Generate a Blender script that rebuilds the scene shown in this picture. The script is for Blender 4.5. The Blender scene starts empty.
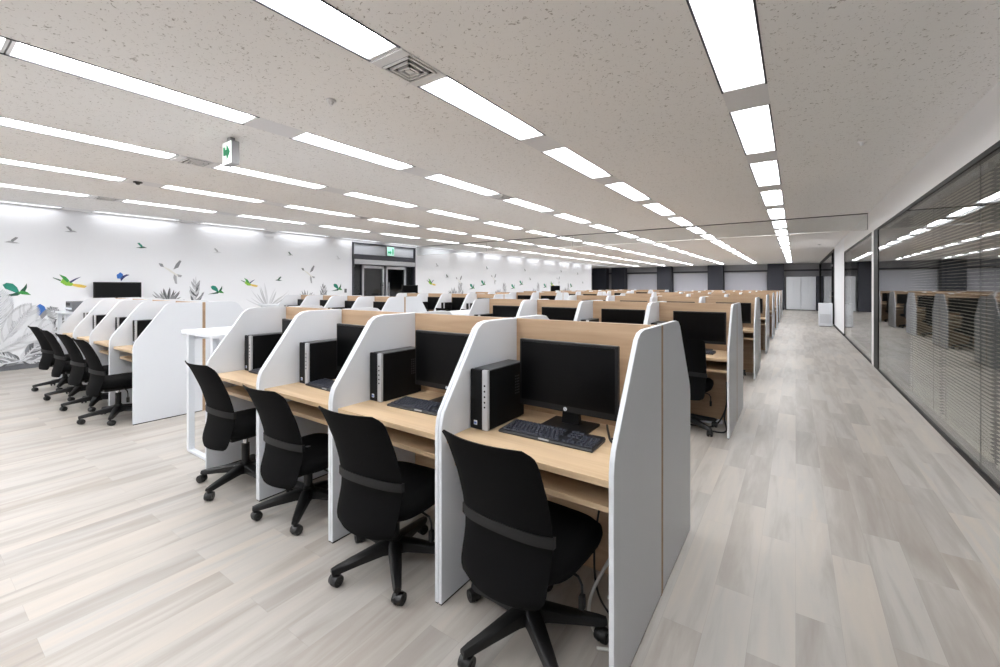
import bpy, bmesh, math, random
from mathutils import Vector, Matrix
random.seed(7)
SC = bpy.context.scene
COL = SC.collection
PI = math.pi
R = math.radians

# ------------------------------------------------------------------ measured place
F_PX, HOR, CAM_H, YAW = 427.0, 286.5, 1.37, R(34.7)
CEIL = 2.72
X_LEFT, X_GLASS = -10.55, 1.12
Y_BACK, Y_FAR = -4.0, 30.6
PITCH, ROWP = 0.779, 2.95
Y_ROW0, HALF = 1.36, 0.614
N_ROWS = 8
BLOCKS = {'A': -0.487, 'B': -5.37}
YOFF = {'A': 0.0, 'B': 0.04}
WS = 10.55 / 10.2
ORD = ['first', 'second', 'third', 'fourth', 'fifth', 'sixth', 'seventh', 'eighth', 'ninth', 'tenth', 'eleventh', 'twelfth',
       'thirteenth', 'fourteenth', 'fifteenth', 'sixteenth', 'seventeenth', 'eighteenth', 'nineteenth', 'twentieth']
ROWNAME = ['front'] + ORD[1:]


def project(x, y, z):
    d = -math.sin(YAW) * x + math.cos(YAW) * y
    l = math.cos(YAW) * x + math.sin(YAW) * y
    if d < 0.05:
        return None
    return 500 + F_PX * l / d, HOR + F_PX * (CAM_H - z) / d


# ------------------------------------------------------------------ materials
def nodes_of(name):
    m = bpy.data.materials.new(name)
    m.use_nodes = True
    nt = m.node_tree
    b = nt.nodes['Principled BSDF']
    return m, nt, b


def lin(c):
    return tuple(((v / 255) / 12.92 if v / 255 <= 0.04045 else ((v / 255 + 0.055) / 1.055) ** 2.4) for v in c) + (1,)


def plain(name, rgb, rough=0.5, metal=0.0, spec=0.5, var=0.03, scale=40, emit=None, strength=0):
    m, nt, b = nodes_of(name)
    n = nt.nodes.new('ShaderNodeTexNoise'); n.inputs['Scale'].default_value = scale; n.inputs['Detail'].default_value = 3
    co = nt.nodes.new('ShaderNodeTexCoord'); nt.links.new(co.outputs['Object'], n.inputs['Vector'])
    mx = nt.nodes.new('ShaderNodeMix'); mx.data_type = 'RGBA'
    c = lin(rgb)
    mx.inputs[6].default_value = tuple(v * (1 - var) for v in c[:3]) + (1,)
    mx.inputs[7].default_value = tuple(min(1, v * (1 + var)) for v in c[:3]) + (1,)
    nt.links.new(n.outputs['Fac'], mx.inputs[0]); nt.links.new(mx.outputs[2], b.inputs['Base Color'])
    b.inputs['Roughness'].default_value = rough
    b.inputs['Metallic'].default_value = metal
    b.inputs['Specular IOR Level'].default_value = spec
    if emit:
        b.inputs['Emission Color'].default_value = lin(emit)
        b.inputs['Emission Strength'].default_value = strength
    return m


def math_node(nt, op, a, b=None):
    n = nt.nodes.new('ShaderNodeMath'); n.operation = op
    for i, v in enumerate((a, b)):
        if v is None:
            continue
        if isinstance(v, (int, float)):
            n.inputs[i].default_value = v
        else:
            nt.links.new(v, n.inputs[i])
    return n.outputs[0]


def mat_floor():
    m, nt, b = nodes_of('floor_planks')
    L = nt.links
    co = nt.nodes.new('ShaderNodeTexCoord')
    mp = nt.nodes.new('ShaderNodeMapping'); mp.inputs['Rotation'].default_value = (0, 0, R(90))
    L.new(co.outputs['Object'], mp.inputs['Vector'])

    def brick(c1, c2, mortar, off):
        br = nt.nodes.new('ShaderNodeTexBrick')
        br.offset = off; br.offset_frequency = 2; br.squash = 1
        br.inputs['Scale'].default_value = 1
        br.inputs['Mortar Size'].default_value = mortar
        br.inputs['Brick Width'].default_value = 0.92
        br.inputs['Row Height'].default_value = 0.152
        br.inputs['Color1'].default_value = c1; br.inputs['Color2'].default_value = c2
        br.inputs['Mortar'].default_value = (0.36, 0.34, 0.32, 1)
        L.new(mp.outputs['Vector'], br.inputs['Vector'])
        return br
    br = brick((0, 0, 0, 1), (1, 1, 1, 1), 0.0, 0.37)
    seam = brick((1, 1, 1, 1), (1, 1, 1, 1), 0.0009, 0.37)
    # streaks along the planks, shifted from plank to plank
    sx = nt.nodes.new('ShaderNodeSeparateXYZ'); L.new(co.outputs['Object'], sx.inputs[0])
    rgb = nt.nodes.new('ShaderNodeSeparateColor'); L.new(br.outputs['Color'], rgb.inputs[0])
    cx = nt.nodes.new('ShaderNodeCombineXYZ')
    L.new(math_node(nt, 'ADD', math_node(nt, 'MULTIPLY', sx.outputs[0], 9.0), math_node(nt, 'MULTIPLY', rgb.outputs[0], 37.0)), cx.inputs[0])
    L.new(math_node(nt, 'ADD', math_node(nt, 'MULTIPLY', sx.outputs[1], 0.9), math_node(nt, 'MULTIPLY', rgb.outputs[0], 11.0)), cx.inputs[1])
    n1 = nt.nodes.new('ShaderNodeTexNoise'); n1.inputs['Scale'].default_value = 1.0; n1.inputs['Detail'].default_value = 6; n1.inputs['Roughness'].default_value = 0.55
    n1.inputs['Distortion'].default_value = 0.6
    L.new(cx.outputs[0], n1.inputs['Vector'])
    n2 = nt.nodes.new('ShaderNodeTexNoise'); n2.inputs['Scale'].default_value = 5.0; n2.inputs['Detail'].default_value = 5
    L.new(cx.outputs[0], n2.inputs['Vector'])
    f = math_node(nt, 'ADD', math_node(nt, 'MULTIPLY', n1.outputs['Fac'], 0.85), math_node(nt, 'MULTIPLY', rgb.outputs[0], 0.18))
    f = math_node(nt, 'ADD', f, math_node(nt, 'MULTIPLY', n2.outputs['Fac'], 0.16))
    rp = nt.nodes.new('ShaderNodeValToRGB')
    e = rp.color_ramp.elements
    e[0].position = 0.36; e[0].color = lin((150, 143, 136))
    e[1].position = 0.95; e[1].color = lin((192, 188, 183))
    x = e.new(0.52); x.color = lin((163, 157, 151))
    x = e.new(0.64); x.color = lin((176, 172, 167))
    x = e.new(0.78); x.color = lin((184, 177, 169))
    L.new(f, rp.inputs[0])
    mx = nt.nodes.new('ShaderNodeMix'); mx.data_type = 'RGBA'; mx.blend_type = 'MULTIPLY'; mx.inputs[0].default_value = 0.22
    L.new(rp.outputs[0], mx.inputs[6]); L.new(seam.outputs['Color'], mx.inputs[7])
    hue = nt.nodes.new('ShaderNodeMix'); hue.data_type = 'RGBA'
    hue.inputs[6].default_value = (1.015, 0.995, 0.965, 1); hue.inputs[7].default_value = (0.975, 0.985, 0.99, 1)
    L.new(math_node(nt, 'FRACT', math_node(nt, 'ADD', math_node(nt, 'MULTIPLY', rgb.outputs[0], 7.3), math_node(nt, 'MULTIPLY', n1.outputs['Fac'], 0.5))), hue.inputs[0])
    tint = nt.nodes.new('ShaderNodeMix'); tint.data_type = 'RGBA'; tint.blend_type = 'MULTIPLY'; tint.inputs[0].default_value = 1
    L.new(mx.outputs[2], tint.inputs[6]); L.new(hue.outputs[2], tint.inputs[7])
    L.new(tint.outputs[2], b.inputs['Base Color'])
    b.inputs['Roughness'].default_value = 0.42
    b.inputs['Specular IOR Level'].default_value = 0.45
    return m


def mat_wood(name, dark, light, axis=0, rough=0.42):
    m, nt, b = nodes_of(name)
    L = nt.links
    co = nt.nodes.new('ShaderNodeTexCoord')
    mp = nt.nodes.new('ShaderNodeMapping')
    s = [26, 26, 26]; s[axis] = 1.6
    mp.inputs['Scale'].default_value = s
    L.new(co.outputs['Object'], mp.inputs['Vector'])
    n = nt.nodes.new('ShaderNodeTexNoise'); n.inputs['Scale'].default_value = 1; n.inputs['Detail'].default_value = 6; n.inputs['Distortion'].default_value = 0.7
    L.new(mp.outputs[0], n.inputs['Vector'])
    oi = nt.nodes.new('ShaderNodeObjectInfo')
    L.new(math_node(nt, 'MULTIPLY', oi.outputs['Random'], 9), mp.inputs['Location'])
    rp = nt.nodes.new('ShaderNodeValToRGB')
    rp.color_ramp.elements[0].position = 0.3; rp.color_ramp.elements[0].color = lin(dark)
    rp.color_ramp.elements[1].position = 0.7; rp.color_ramp.elements[1].color = lin(light)
    L.new(n.outputs['Fac'], rp.inputs[0]); L.new(rp.outputs[0], b.inputs['Base Color'])
    b.inputs['Roughness'].default_value = rough
    return m


def mat_ceiling():
    m, nt, b = nodes_of('fissured_ceiling_board')
    L = nt.links
    co = nt.nodes.new('ShaderNodeTexCoord')
    n = nt.nodes.new('ShaderNodeTexNoise'); n.inputs['Scale'].default_value = 42; n.inputs['Detail'].default_value = 2.5; n.inputs['Distortion'].default_value = 1.4
    L.new(co.outputs['Object'], n.inputs['Vector'])
    rp = nt.nodes.new('ShaderNodeValToRGB')
    e = rp.color_ramp.elements
    e[0].position = 0.315; e[0].color = lin((182, 178, 174))
    e[1].position = 0.37; e[1].color = lin((242, 241, 240))
    L.new(n.outputs['Fac'], rp.inputs[0]); L.new(rp.outputs[0], b.inputs['Base Color'])
    bp = nt.nodes.new('ShaderNodeBump'); bp.inputs['Strength'].default_value = 0.25; bp.inputs['Distance'].default_value = 0.004
    L.new(n.outputs['Fac'], bp.inputs['Height']); L.new(bp.outputs[0], b.inputs['Normal'])
    b.inputs['Roughness'].default_value = 0.9
    b.inputs['Specular IOR Level'].default_value = 0.2
    return m


def mat_glass(name, tint=(0.78, 0.79, 0.785), base=0.035, gain=0.85):
    """Flat architectural glass: Schlick reflection over straight-through transmission."""
    m = bpy.data.materials.new(name); m.use_nodes = True
    nt = m.node_tree; L = nt.links
    nt.nodes.clear()
    out = nt.nodes.new('ShaderNodeOutputMaterial')
    g = nt.nodes.new('ShaderNodeNewGeometry')
    dp = nt.nodes.new('ShaderNodeVectorMath'); dp.operation = 'DOT_PRODUCT'
    L.new(g.outputs['Normal'], dp.inputs[0]); L.new(g.outputs['Incoming'], dp.inputs[1])
    c = math_node(nt, 'ABSOLUTE', dp.outputs['Value'])
    p = math_node(nt, 'POWER', math_node(nt, 'SUBTRACT', 1.0, c), 5.0)
    fr = math_node(nt, 'MINIMUM', math_node(nt, 'ADD', math_node(nt, 'MULTIPLY', p, gain * (1 - base)), base), 1.0)
    tr = nt.nodes.new('ShaderNodeBsdfTransparent'); tr.inputs[0].default_value = tint + (1,)
    gl = nt.nodes.new('ShaderNodeBsdfGlossy'); gl.inputs['Roughness'].default_value = 0.015; gl.inputs[0].default_value = (0.95, 0.95, 0.95, 1)
    mx = nt.nodes.new('ShaderNodeMixShader')
    L.new(fr, mx.inputs[0]); L.new(tr.outputs[0], mx.inputs[1]); L.new(gl.outputs[0], mx.inputs[2]); L.new(mx.outputs[0], out.inputs[0])
    return m


def mat_lamp(name, rgb, strength):
    m = bpy.data.materials.new(name); m.use_nodes = True
    nt = m.node_tree; nt.nodes.clear()
    out = nt.nodes.new('ShaderNodeOutputMaterial'); e = nt.nodes.new('ShaderNodeEmission')
    e.inputs[0].default_value = rgb + (1,); e.inputs[1].default_value = strength
    nt.links.new(e.outputs[0], out.inputs[0])
    return m


M = {}
M['floor'] = mat_floor()
M['ceiling'] = mat_ceiling()
M['plate'] = plain('ceiling_line_plate', (226, 226, 228), 0.5)
M['white_wall'] = plain('white_wall_paint', (238, 240, 244), 0.6, var=0.01, scale=2)
M['fascia'] = plain('white_fascia', (236, 235, 235), 0.6, var=0.01, scale=2)
M['base_grey'] = plain('grey_skirting', (104, 106, 110), 0.6)
M['laminate'] = plain('white_laminate', (222, 226, 232), 0.38, var=0.01, scale=6)
M['wood_x'] = mat_wood('pale_oak_worktop', (184, 157, 124), (204, 179, 147), 0)
M['wood_back'] = mat_wood('pale_oak_board', (168, 139, 110), (187, 159, 129), 0)
M['mesh_black'] = plain('black_mesh_fabric', (11, 11, 12), 0.9, spec=0.12, var=0.2, scale=300)
M['seat_black'] = plain('black_seat_fabric', (10, 10, 11), 0.92, spec=0.1, var=0.2, scale=250)
M['strap'] = plain('charcoal_strap', (22, 22, 23), 0.6, spec=0.3)
M['plastic'] = plain('black_nylon', (16, 16, 17), 0.45, spec=0.4)
M['wheel'] = plain('black_wheel', (14, 14, 15), 0.4)
M['chrome'] = plain('chrome', (200, 200, 203), 0.18, metal=1)
M['silver'] = plain('silver_trim', (184, 186, 190), 0.4, metal=0.2)
M['case'] = plain('black_case', (9, 10, 12), 0.55, spec=0.2)
M['case_top'] = plain('dark_grey_case_top', (60, 62, 67), 0.45)
M['bezel'] = plain('black_bezel', (17, 17, 18), 0.4, spec=0.3)
M['screen'] = plain('black_screen', (4, 4, 5), 0.3, spec=0.12)
M['keycap'] = plain('navy_keycap', (46, 49, 60), 0.4)
M['keybase'] = plain('keyboard_base', (13, 14, 18), 0.4)
M['badge'] = plain('white_badge', (225, 228, 235), 0.4)
M['badge_blue'] = plain('blue_badge', (90, 120, 190), 0.4)
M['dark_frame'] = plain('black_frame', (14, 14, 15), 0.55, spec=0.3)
M['navy'] = plain('navy_pillar_panel', (42, 45, 56), 0.55)
M['navy_side'] = plain('grey_pillar_side', (82, 86, 96), 0.55)
M['blind_far'] = plain('grey_roller_blind', (196, 198, 208), 0.8)
M['grey_wall'] = plain('grey_wall', (150, 151, 156), 0.7)
M['rail_dark'] = plain('dark_rail', (52, 54, 62), 0.5)
M['alu'] = plain('aluminium', (190, 192, 196), 0.35, metal=0.6)
M['slat'] = plain('beige_blind_slat', (240, 232, 216), 0.5)
M['door_dark'] = plain('dark_door_glass_backing', (72, 74, 78), 0.5)
M['frost'] = plain('frosted_panel', (208, 213, 220), 0.45)
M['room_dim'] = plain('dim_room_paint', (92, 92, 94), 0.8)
M['office_shade'] = plain('office_floor_shade', (62, 62, 64), 0.95, var=0.15, scale=200)
M['glass'] = mat_glass('partition_glass')
M['glass_clear'] = mat_glass('clear_barrier_glass', (0.93, 0.94, 0.94), 0.04, 1.0)
M['lamp'] = mat_lamp('lit_tube', (0.985, 0.99, 1.0), 28.5)
M['lamp_dim'] = mat_lamp('lit_wall_tube', (0.985, 0.99, 1.0), 5.5)
M['reflector'] = plain('white_reflector', (240, 241, 244), 0.45)
M['sign_white'] = plain('sign_face', (245, 250, 248), 0.4, emit=(245, 255, 250), strength=0.7)
M['sign_mint'] = plain('sign_mint', (185, 235, 218), 0.4, emit=(185, 240, 220), strength=0.5)
M['sign_teal'] = plain('sign_teal', (70, 175, 140), 0.4, emit=(70, 185, 145), strength=0.3)
M['sign_green'] = plain('sign_green', (0, 130, 85), 0.4, emit=(0, 140, 90), strength=0.25)
M['sign_case'] = plain('sign_case', (150, 151, 153), 0.4)
M['cable_white'] = plain('white_cable', (205, 205, 200), 0.5)
M['cable_black'] = plain('black_cable', (18, 18, 18), 0.5)
M['vent_dark'] = plain('vent_shadow_gap', (38, 36, 34), 0.7)
INK = {'grey1': (196, 198, 202), 'grey2': (172, 174, 178), 'grey3': (136, 138, 142), 'grey4': (92, 94, 98), 'pale': (216, 218, 222), 'cream': (228, 227, 222),
       'teal': (22, 128, 108), 'green': (52, 140, 66), 'lime': (132, 184, 62), 'dkgreen': (24, 78, 58), 'yellow': (226, 196, 92), 'blue': (48, 108, 190),
       'navy': (44, 56, 110), 'peach': (222, 168, 140)}
for k_, v_ in INK.items():
    M['ink_' + k_] = plain('print_' + k_, v_, 0.6, var=0.02)


# ------------------------------------------------------------------ mesh builder
class MB:
    def __init__(s):
        s.v, s.f, s.m, s.mats = [], [], [], []

    def mi(s, mat):
        if mat is None:
            return 0
        if mat not in s.mats:
            s.mats.append(mat)
        return s.mats.index(mat)

    def add(s, verts, faces, mat=None, mx=None):
        o = len(s.v)
        s.v += [tuple(mx @ Vector(p)) if mx else tuple(p) for p in verts]
        i = s.mi(mat)
        for f in faces:
            s.f.append([o + k for k in f]); s.m.append(i)
        return s

    def box(s, a, b, mat=None, mx=None):
        x0, x1 = sorted((a[0], b[0])); y0, y1 = sorted((a[1], b[1])); z0, z1 = sorted((a[2], b[2]))
        v = [(x0, y0, z0), (x1, y0, z0), (x1, y1, z0), (x0, y1, z0), (x0, y0, z1), (x1, y0, z1), (x1, y1, z1), (x0, y1, z1)]
        return s.add(v, [(3, 2, 1, 0), (4, 5, 6, 7), (0, 1, 5, 4), (1, 2, 6, 5), (2, 3, 7, 6), (3, 0, 4, 7)], mat, mx)

    def rbox(s, a, b, r, mat=None, mx=None):
        """box with chamfered edges"""
        bm = bmesh.new()
        bmesh.ops.create_cube(bm, size=1)
        c = [(a[i] + b[i]) / 2 for i in range(3)]; d = [abs(b[i] - a[i]) for i in range(3)]
        for v in bm.verts:
            v.co = Vector((c[0] + v.co.x * d[0], c[1] + v.co.y * d[1], c[2] + v.co.z * d[2]))
        bmesh.ops.bevel(bm, geom=bm.edges[:], offset=r, segments=2, affect='EDGES', profile=0.6)
        bm.verts.index_update()
        s.add([v.co[:] for v in bm.verts], [[v.index for v in f.verts] for f in bm.faces], mat, mx)
        bm.free()
        return s

    def prism(s, pts, t0, t1, plane='YZ', mat=None, mx=None):
        """extrude a counter-clockwise outline; plane YZ extrudes along X, XY along Z, XZ along Y"""
        def P(p, t):
            return {'YZ': (t, p[0], p[1]), 'XY': (p[0], p[1], t), 'XZ': (p[0], t, p[1])}[plane]
        n = len(pts)
        v = [P(p, t0) for p in pts] + [P(p, t1) for p in pts]
        f = [list(range(n))[::-1], list(range(n, 2 * n))] + [(i, (i + 1) % n, n + (i + 1) % n, n + i) for i in range(n)]
        if plane == 'XZ':
            f = [list(reversed(q)) for q in f]
        return s.add(v, f, mat, mx)

    def cyl(s, p, q, r0, r1=None, n=16, mat=None, mx=None):
        r1 = r0 if r1 is None else r1
        p, q = Vector(p), Vector(q)
        d = (q - p).normalized()
        u = d.orthogonal().normalized(); w = d.cross(u)
        v = []
        for c, r in ((p, r0), (q, r1)):
            v += [c + (u * math.cos(2 * PI * i / n) + w * math.sin(2 * PI * i / n)) * r for i in range(n)]
        f = [list(range(n))[::-1], list(range(n, 2 * n))] + [(i, (i + 1) % n, n + (i + 1) % n, n + i) for i in range(n)]
        return s.add(v, f, mat, mx)

    def loft(s, rings, mat=None, mx=None, caps=True):
        n = len(rings[0]); v = [p for r in rings for p in r]; f = []
        for k in range(len(rings) - 1):
            f += [(k * n + i, k * n + (i + 1) % n, (k + 1) * n + (i + 1) % n, (k + 1) * n + i) for i in range(n)]
        if caps:
            f += [list(range(n))[::-1], list(range((len(rings) - 1) * n, len(rings) * n))]
        return s.add(v, f, mat, mx)

    def tube(s, pts, r, n=8, mat=None):
        pts = [Vector(p) for p in pts]
        rings = []
        for i, p in enumerate(pts):
            d = (pts[min(i + 1, len(pts) - 1)] - pts[max(i - 1, 0)]).normalized()
            u = d.cross(Vector((0, 0, 1)))
            if u.length < 1e-3:
                u = Vector((1, 0, 0))
            u.normalize(); w = u.cross(d)
            rings.append([p + (u * math.cos(2 * PI * k / n) + w * math.sin(2 * PI * k / n)) * r for k in range(n)])
        return s.loft(rings, mat)

    def mesh(s, name, mat=None, smooth=None):
        me = bpy.data.meshes.new(name)
        me.from_pydata([tuple(p) for p in s.v], [], s.f)
        for m in ([mat] if mat else s.mats):
            me.materials.append(m)
        if not mat:
            me.polygons.foreach_set('material_index', s.m)
        if smooth:
            me.polygons.foreach_set('use_smooth', [True] * len(me.polygons))
            me.set_sharp_from_angle(angle=R(smooth))
        bm = bmesh.new(); bm.from_mesh(me)
        bmesh.ops.recalc_face_normals(bm, faces=bm.faces)
        bm.to_mesh(me); bm.free()
        me.update()
        return me

    def obj(s, name, mat=None, parent=None, smooth=None, loc=None):
        o = bpy.data.objects.new(name, s.mesh(name, mat, smooth))
        COL.objects.link(o)
        if parent:
            o.parent = parent
        if loc:
            o.location = loc
        return o


def catmull(pts, n):
    out = []
    P = [pts[0]] + list(pts) + [pts[-1]]
    for i in range(1, len(P) - 2):
        for k in range(n):
            t = k / n
            a, b, c, d = P[i - 1], P[i], P[i + 1], P[i + 2]
            out.append(tuple(0.5 * (2 * b[j] + (c[j] - a[j]) * t + (2 * a[j] - 5 * b[j] + 4 * c[j] - d[j]) * t * t + (3 * b[j] - a[j] - 3 * c[j] + d[j]) * t ** 3) for j in range(len(b))))
    out.append(tuple(pts[-1]))
    return out


def empty(name, loc=(0, 0, 0), rz=0.0):
    o = bpy.data.objects.new(name, None)
    o.empty_display_size = 0.1
    COL.objects.link(o)
    o.location = loc; o.rotation_euler = (0, 0, rz)
    return o


def tag(o, label=None, cat=None, group=None, kind=None):
    for k, v in (('label', label), ('category', cat), ('group', group), ('kind', kind)):
        if v:
            o[k] = v
    return o


def struct(o):
    o['kind'] = 'structure'
    return o


def part_label(o, text):
    o['label'] = text
    return o


def dup(root, loc, rz=0.0):
    r = root.copy(); COL.objects.link(r)
    r.location = loc; r.rotation_euler = (0, 0, rz)
    for ch in root.children:
        c = ch.copy(); COL.objects.link(c); c.parent = r
        for g in ch.children:
            d = g.copy(); COL.objects.link(d); d.parent = c
    return r


class Stamp:
    """first call places the built thing itself, later calls place copies"""
    def __init__(s, root):
        s.root, s.used = root, False

    def put(s, loc, rz=0.0):
        if not s.used:
            s.used = True
            s.root.location = loc; s.root.rotation_euler = (0, 0, rz)
            return s.root
        return dup(s.root, loc, rz)


# ------------------------------------------------------------------ room shell
FIX_L, FIX_P = 1.31, 1.70
FIX_YS = [2.03, 2.05, 2.10, 2.12, 2.14, 2.14, 2.14]


def fix_y(j, n):
    return FIX_YS[j] + FIX_P * n if n >= -1 else FIX_YS[j] - FIX_P + FIX_L * (n + 1)


FIX_Y = 2.06
LINES = [-0.29, -1.965, -3.65, -5.33, -7.01, -8.69, -10.37]
LW = 0.135
NF = range(-4, 16)

struct(MB().box((-14.5, Y_BACK, -0.1), (4.8, Y_FAR + 0.2, 0)).obj('floor', M['floor']))
c = MB()
edges = [-14.5]
for x in reversed(LINES):
    edges += [x - LW, x + LW]
edges.append(X_GLASS)
for i in range(0, len(edges), 2):
    c.box((edges[i], Y_BACK, CEIL), (edges[i + 1], Y_FAR + 0.2, CEIL + 0.1), M['ceiling'])
for j, x in enumerate(LINES):
    y = Y_BACK
    for n in NF:
        y0 = fix_y(j, n)
        if y0 > y:
            c.box((x - LW, y, CEIL - 0.001), (x + LW, y0, CEIL + 0.1), M['plate'])
        y = y0 + FIX_L
    c.box((x - LW, y, CEIL - 0.001), (x + LW, Y_FAR + 0.2, CEIL + 0.1), M['plate'])
struct(c.obj('ceiling'))
Y_LEND = 25.34
DOOR0, DOOR1 = 7.46 * WS, 9.86 * WS
w = MB()
w.box((X_LEFT - 0.15, Y_BACK, 0), (X_LEFT, DOOR0, CEIL))
w.box((X_LEFT - 0.15, DOOR1, 0), (X_LEFT, Y_LEND, CEIL))
w.box((X_LEFT - 0.15, DOOR0, 2.66), (X_LEFT, DOOR1, CEIL))
struct(w.obj('wall_left', M['white_wall']))
b = MB()
b.box((X_LEFT, Y_BACK, 0), (X_LEFT + 0.012, DOOR0, 0.09)); b.box((X_LEFT, DOOR1, 0), (X_LEFT + 0.012, Y_LEND, 0.09))
struct(b.obj('baseboard_left', M['base_grey']))
struct(MB().box((-14.5, Y_BACK - 0.15, 0), (4.8, Y_BACK, CEIL + 0.1)).obj('wall_back', M['white_wall']))
struct(MB().box((-14.65, Y_LEND - 0.2, 0), (-14.5, Y_FAR + 0.2, CEIL)).obj('wall_alcove', M['white_wall']))
# the far wall: grey wall with a dark rail
struct(MB().box((-14.5, Y_FAR, 0), (1.3, Y_FAR + 0.2, CEIL)).obj('wall_far', M['grey_wall']))
struct(MB().box((-14.5, Y_FAR - 0.06, 2.27), (1.1, Y_FAR, 2.37)).obj('trim_1', M['rail_dark']))

# right: fascia, solid wall, glass partition
GL0, GLP0, GLP1, GL1 = 2.2, 9.27, 9.69, 15.1
GTOP = 2.33
struct(MB().box((X_GLASS - 0.02, Y_BACK, GTOP), (X_GLASS + 0.13, GL1, CEIL)).obj('trim_2', M['fascia']))
w = MB()
w.box((X_GLASS - 0.02, GL1, 0), (X_GLASS + 0.13, 18.7, CEIL))
struct(w.obj('wall_right', M['white_wall']))
struct(MB().box((X_GLASS - 0.032, GL1, 0), (X_GLASS - 0.02, 18.7, 0.06)).obj('baseboard_right', M['dark_frame']))


def glass_bay(name, y0, y1, joints, zt, label=None):
    r = empty(name, (X_GLASS, (y0 + y1) / 2, 0))
    struct(r)
    yc = (y0 + y1) / 2
    f = MB()
    f.box((-0.02, y0 - yc, 0), (0.03, y1 - yc, 0.035)); f.box((-0.02, y0 - yc, zt - 0.04), (0.03, y1 - yc, zt))
    f.box((-0.02, y0 - yc, 0.035), (0.03, y0 - yc + 0.05, zt - 0.04)); f.box((-0.02, y1 - yc - 0.05, 0.035), (0.03, y1 - yc, zt - 0.04))
    f.obj('window_frame', M['dark_frame'], r)
    ys = [y0 + 0.05] + joints + [y1 - 0.05]
    for a, d in zip(ys, ys[1:]):
        MB().box((-0.012, a - yc + 0.002, 0.035), (-0.002, d - yc - 0.002, zt - 0.04)).obj('glass_pane', M['glass'], r)
    return r


glass_bay('window_1', Y_BACK, GLP0, [1.9, 4.57], GTOP)
glass_bay('window_2', GLP1 + 0.17, GL1, [], GTOP)
struct(MB().box((X_GLASS - 0.02, GLP0, 0), (X_GLASS + 0.1, GLP1 - 0.03, GTOP)).obj('trim_3', M['dark_frame']))
struct(MB().box((X_GLASS - 0.025, GLP1 - 0.03, 0), (X_GLASS + 0.1, GLP1 + 0.17, GTOP)).obj('trim_4', M['fascia']))
# far glass office front with its black door frame
r = empty('window_3', (X_GLASS, 24.6, 0)); struct(r)
f = MB()
for y in (18.72, 19.72, 29.6):
    f.box((-0.04, y - 24.6, 0), (0.06, y - 24.6 + 0.09, 2.66))
f.box((-0.04, 18.72 - 24.6, 2.60), (0.06, 29.7 - 24.6, 2.68)); f.box((-0.04, 19.7 - 24.6, 0), (0.06, 29.7 - 24.6, 0.06)); f.box((-0.04, 18.72 - 24.6, 2.1), (0.06, 19.72 - 24.6, 2.16))
f.obj('window_frame', M['dark_frame'], r)
for a, d in ((18.81, 19.72), (19.81, 29.6)):
    MB().box((0.0, a - 24.6, 0.06), (0.01, d - 24.6, 2.6)).obj('glass_pane', M['glass'], r)
h = MB().box((-0.09, 19.55 - 24.6, 0.95), (-0.06, 19.58 - 24.6, 1.25)); h.box((-0.06, 19.55 - 24.6, 1.0), (-0.0, 19.58 - 24.6, 1.03)); h.box((-0.06, 19.55 - 24.6, 1.18), (-0.0, 19.58 - 24.6, 1.21))
h.obj('door_handle', M['chrome'], r)
struct(MB().box((X_GLASS - 0.02, 18.7, 2.68), (X_GLASS + 0.13, Y_FAR, CEIL)).obj('trim_5', M['fascia']))
struct(MB().box((0.98, 29.72, 0), (1.3, Y_FAR, 1.95)).obj('trim_6', M['navy']))
# the unlit rooms behind the glass
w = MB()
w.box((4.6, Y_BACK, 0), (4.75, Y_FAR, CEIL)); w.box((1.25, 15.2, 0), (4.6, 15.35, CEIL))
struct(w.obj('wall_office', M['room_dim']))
struct(MB().box((1.27, Y_BACK, 0.0), (4.6, Y_FAR, 0.004)).obj('floor_office', M['office_shade']))  # dark sheet added over the floor to darken the office behind the blinds
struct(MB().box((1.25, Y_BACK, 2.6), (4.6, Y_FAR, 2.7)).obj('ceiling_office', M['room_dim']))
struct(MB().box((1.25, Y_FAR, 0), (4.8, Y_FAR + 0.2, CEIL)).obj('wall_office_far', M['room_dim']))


# ------------------------------------------------------------------ venetian blinds behind the near glass
def blind(y0, y1, label):
    r = empty('venetian_blind', (1.18, (y0 + y1) / 2, 0))
    h = (y1 - y0) / 2 - 0.01
    tag(r, label, 'blind', 'venetian blinds behind the glass wall')
    MB().box((-0.02, -h, 2.24), (0.02, h, 2.28)).obj('head_rail', M['alu'], r)
    s = MB()
    z = 0.12
    while z < 2.23:
        s.add([(-0.0115, -h, z - 0.0005), (-0.0115, h, z - 0.0005), (0.0115, h, z + 0.0005), (0.0115, -h, z + 0.0005),
               (-0.0115, -h, z + 0.0015), (-0.0115, h, z + 0.0015), (0.0115, h, z + 0.0025), (0.0115, -h, z + 0.0025)],
              [(0, 1, 2, 3), (7, 6, 5, 4), (0, 4, 5, 1), (2, 6, 7, 3), (1, 5, 6, 2), (0, 3, 7, 4)])
        z += 0.029
    s.obj('slats', M['slat'], r)
    for y in (-h * 0.72, h * 0.72):
        MB().cyl((-0.014, y, 0.1), (-0.014, y, 2.24), 0.0018, n=6).obj('ladder_cord', M['strap'], r)
    MB().box((-0.012, -h, 0.085), (0.012, h, 0.105)).obj('bottom_rail', M['slat'], r)


blind(2.3, 4.5, 'open beige venetian blind behind the glass wall at the right edge')
blind(4.6, 5.9, 'open beige venetian blind behind the glass, second from the right edge')
blind(5.95, 7.3, 'open beige venetian blind behind the glass, third from the right edge')

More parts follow.
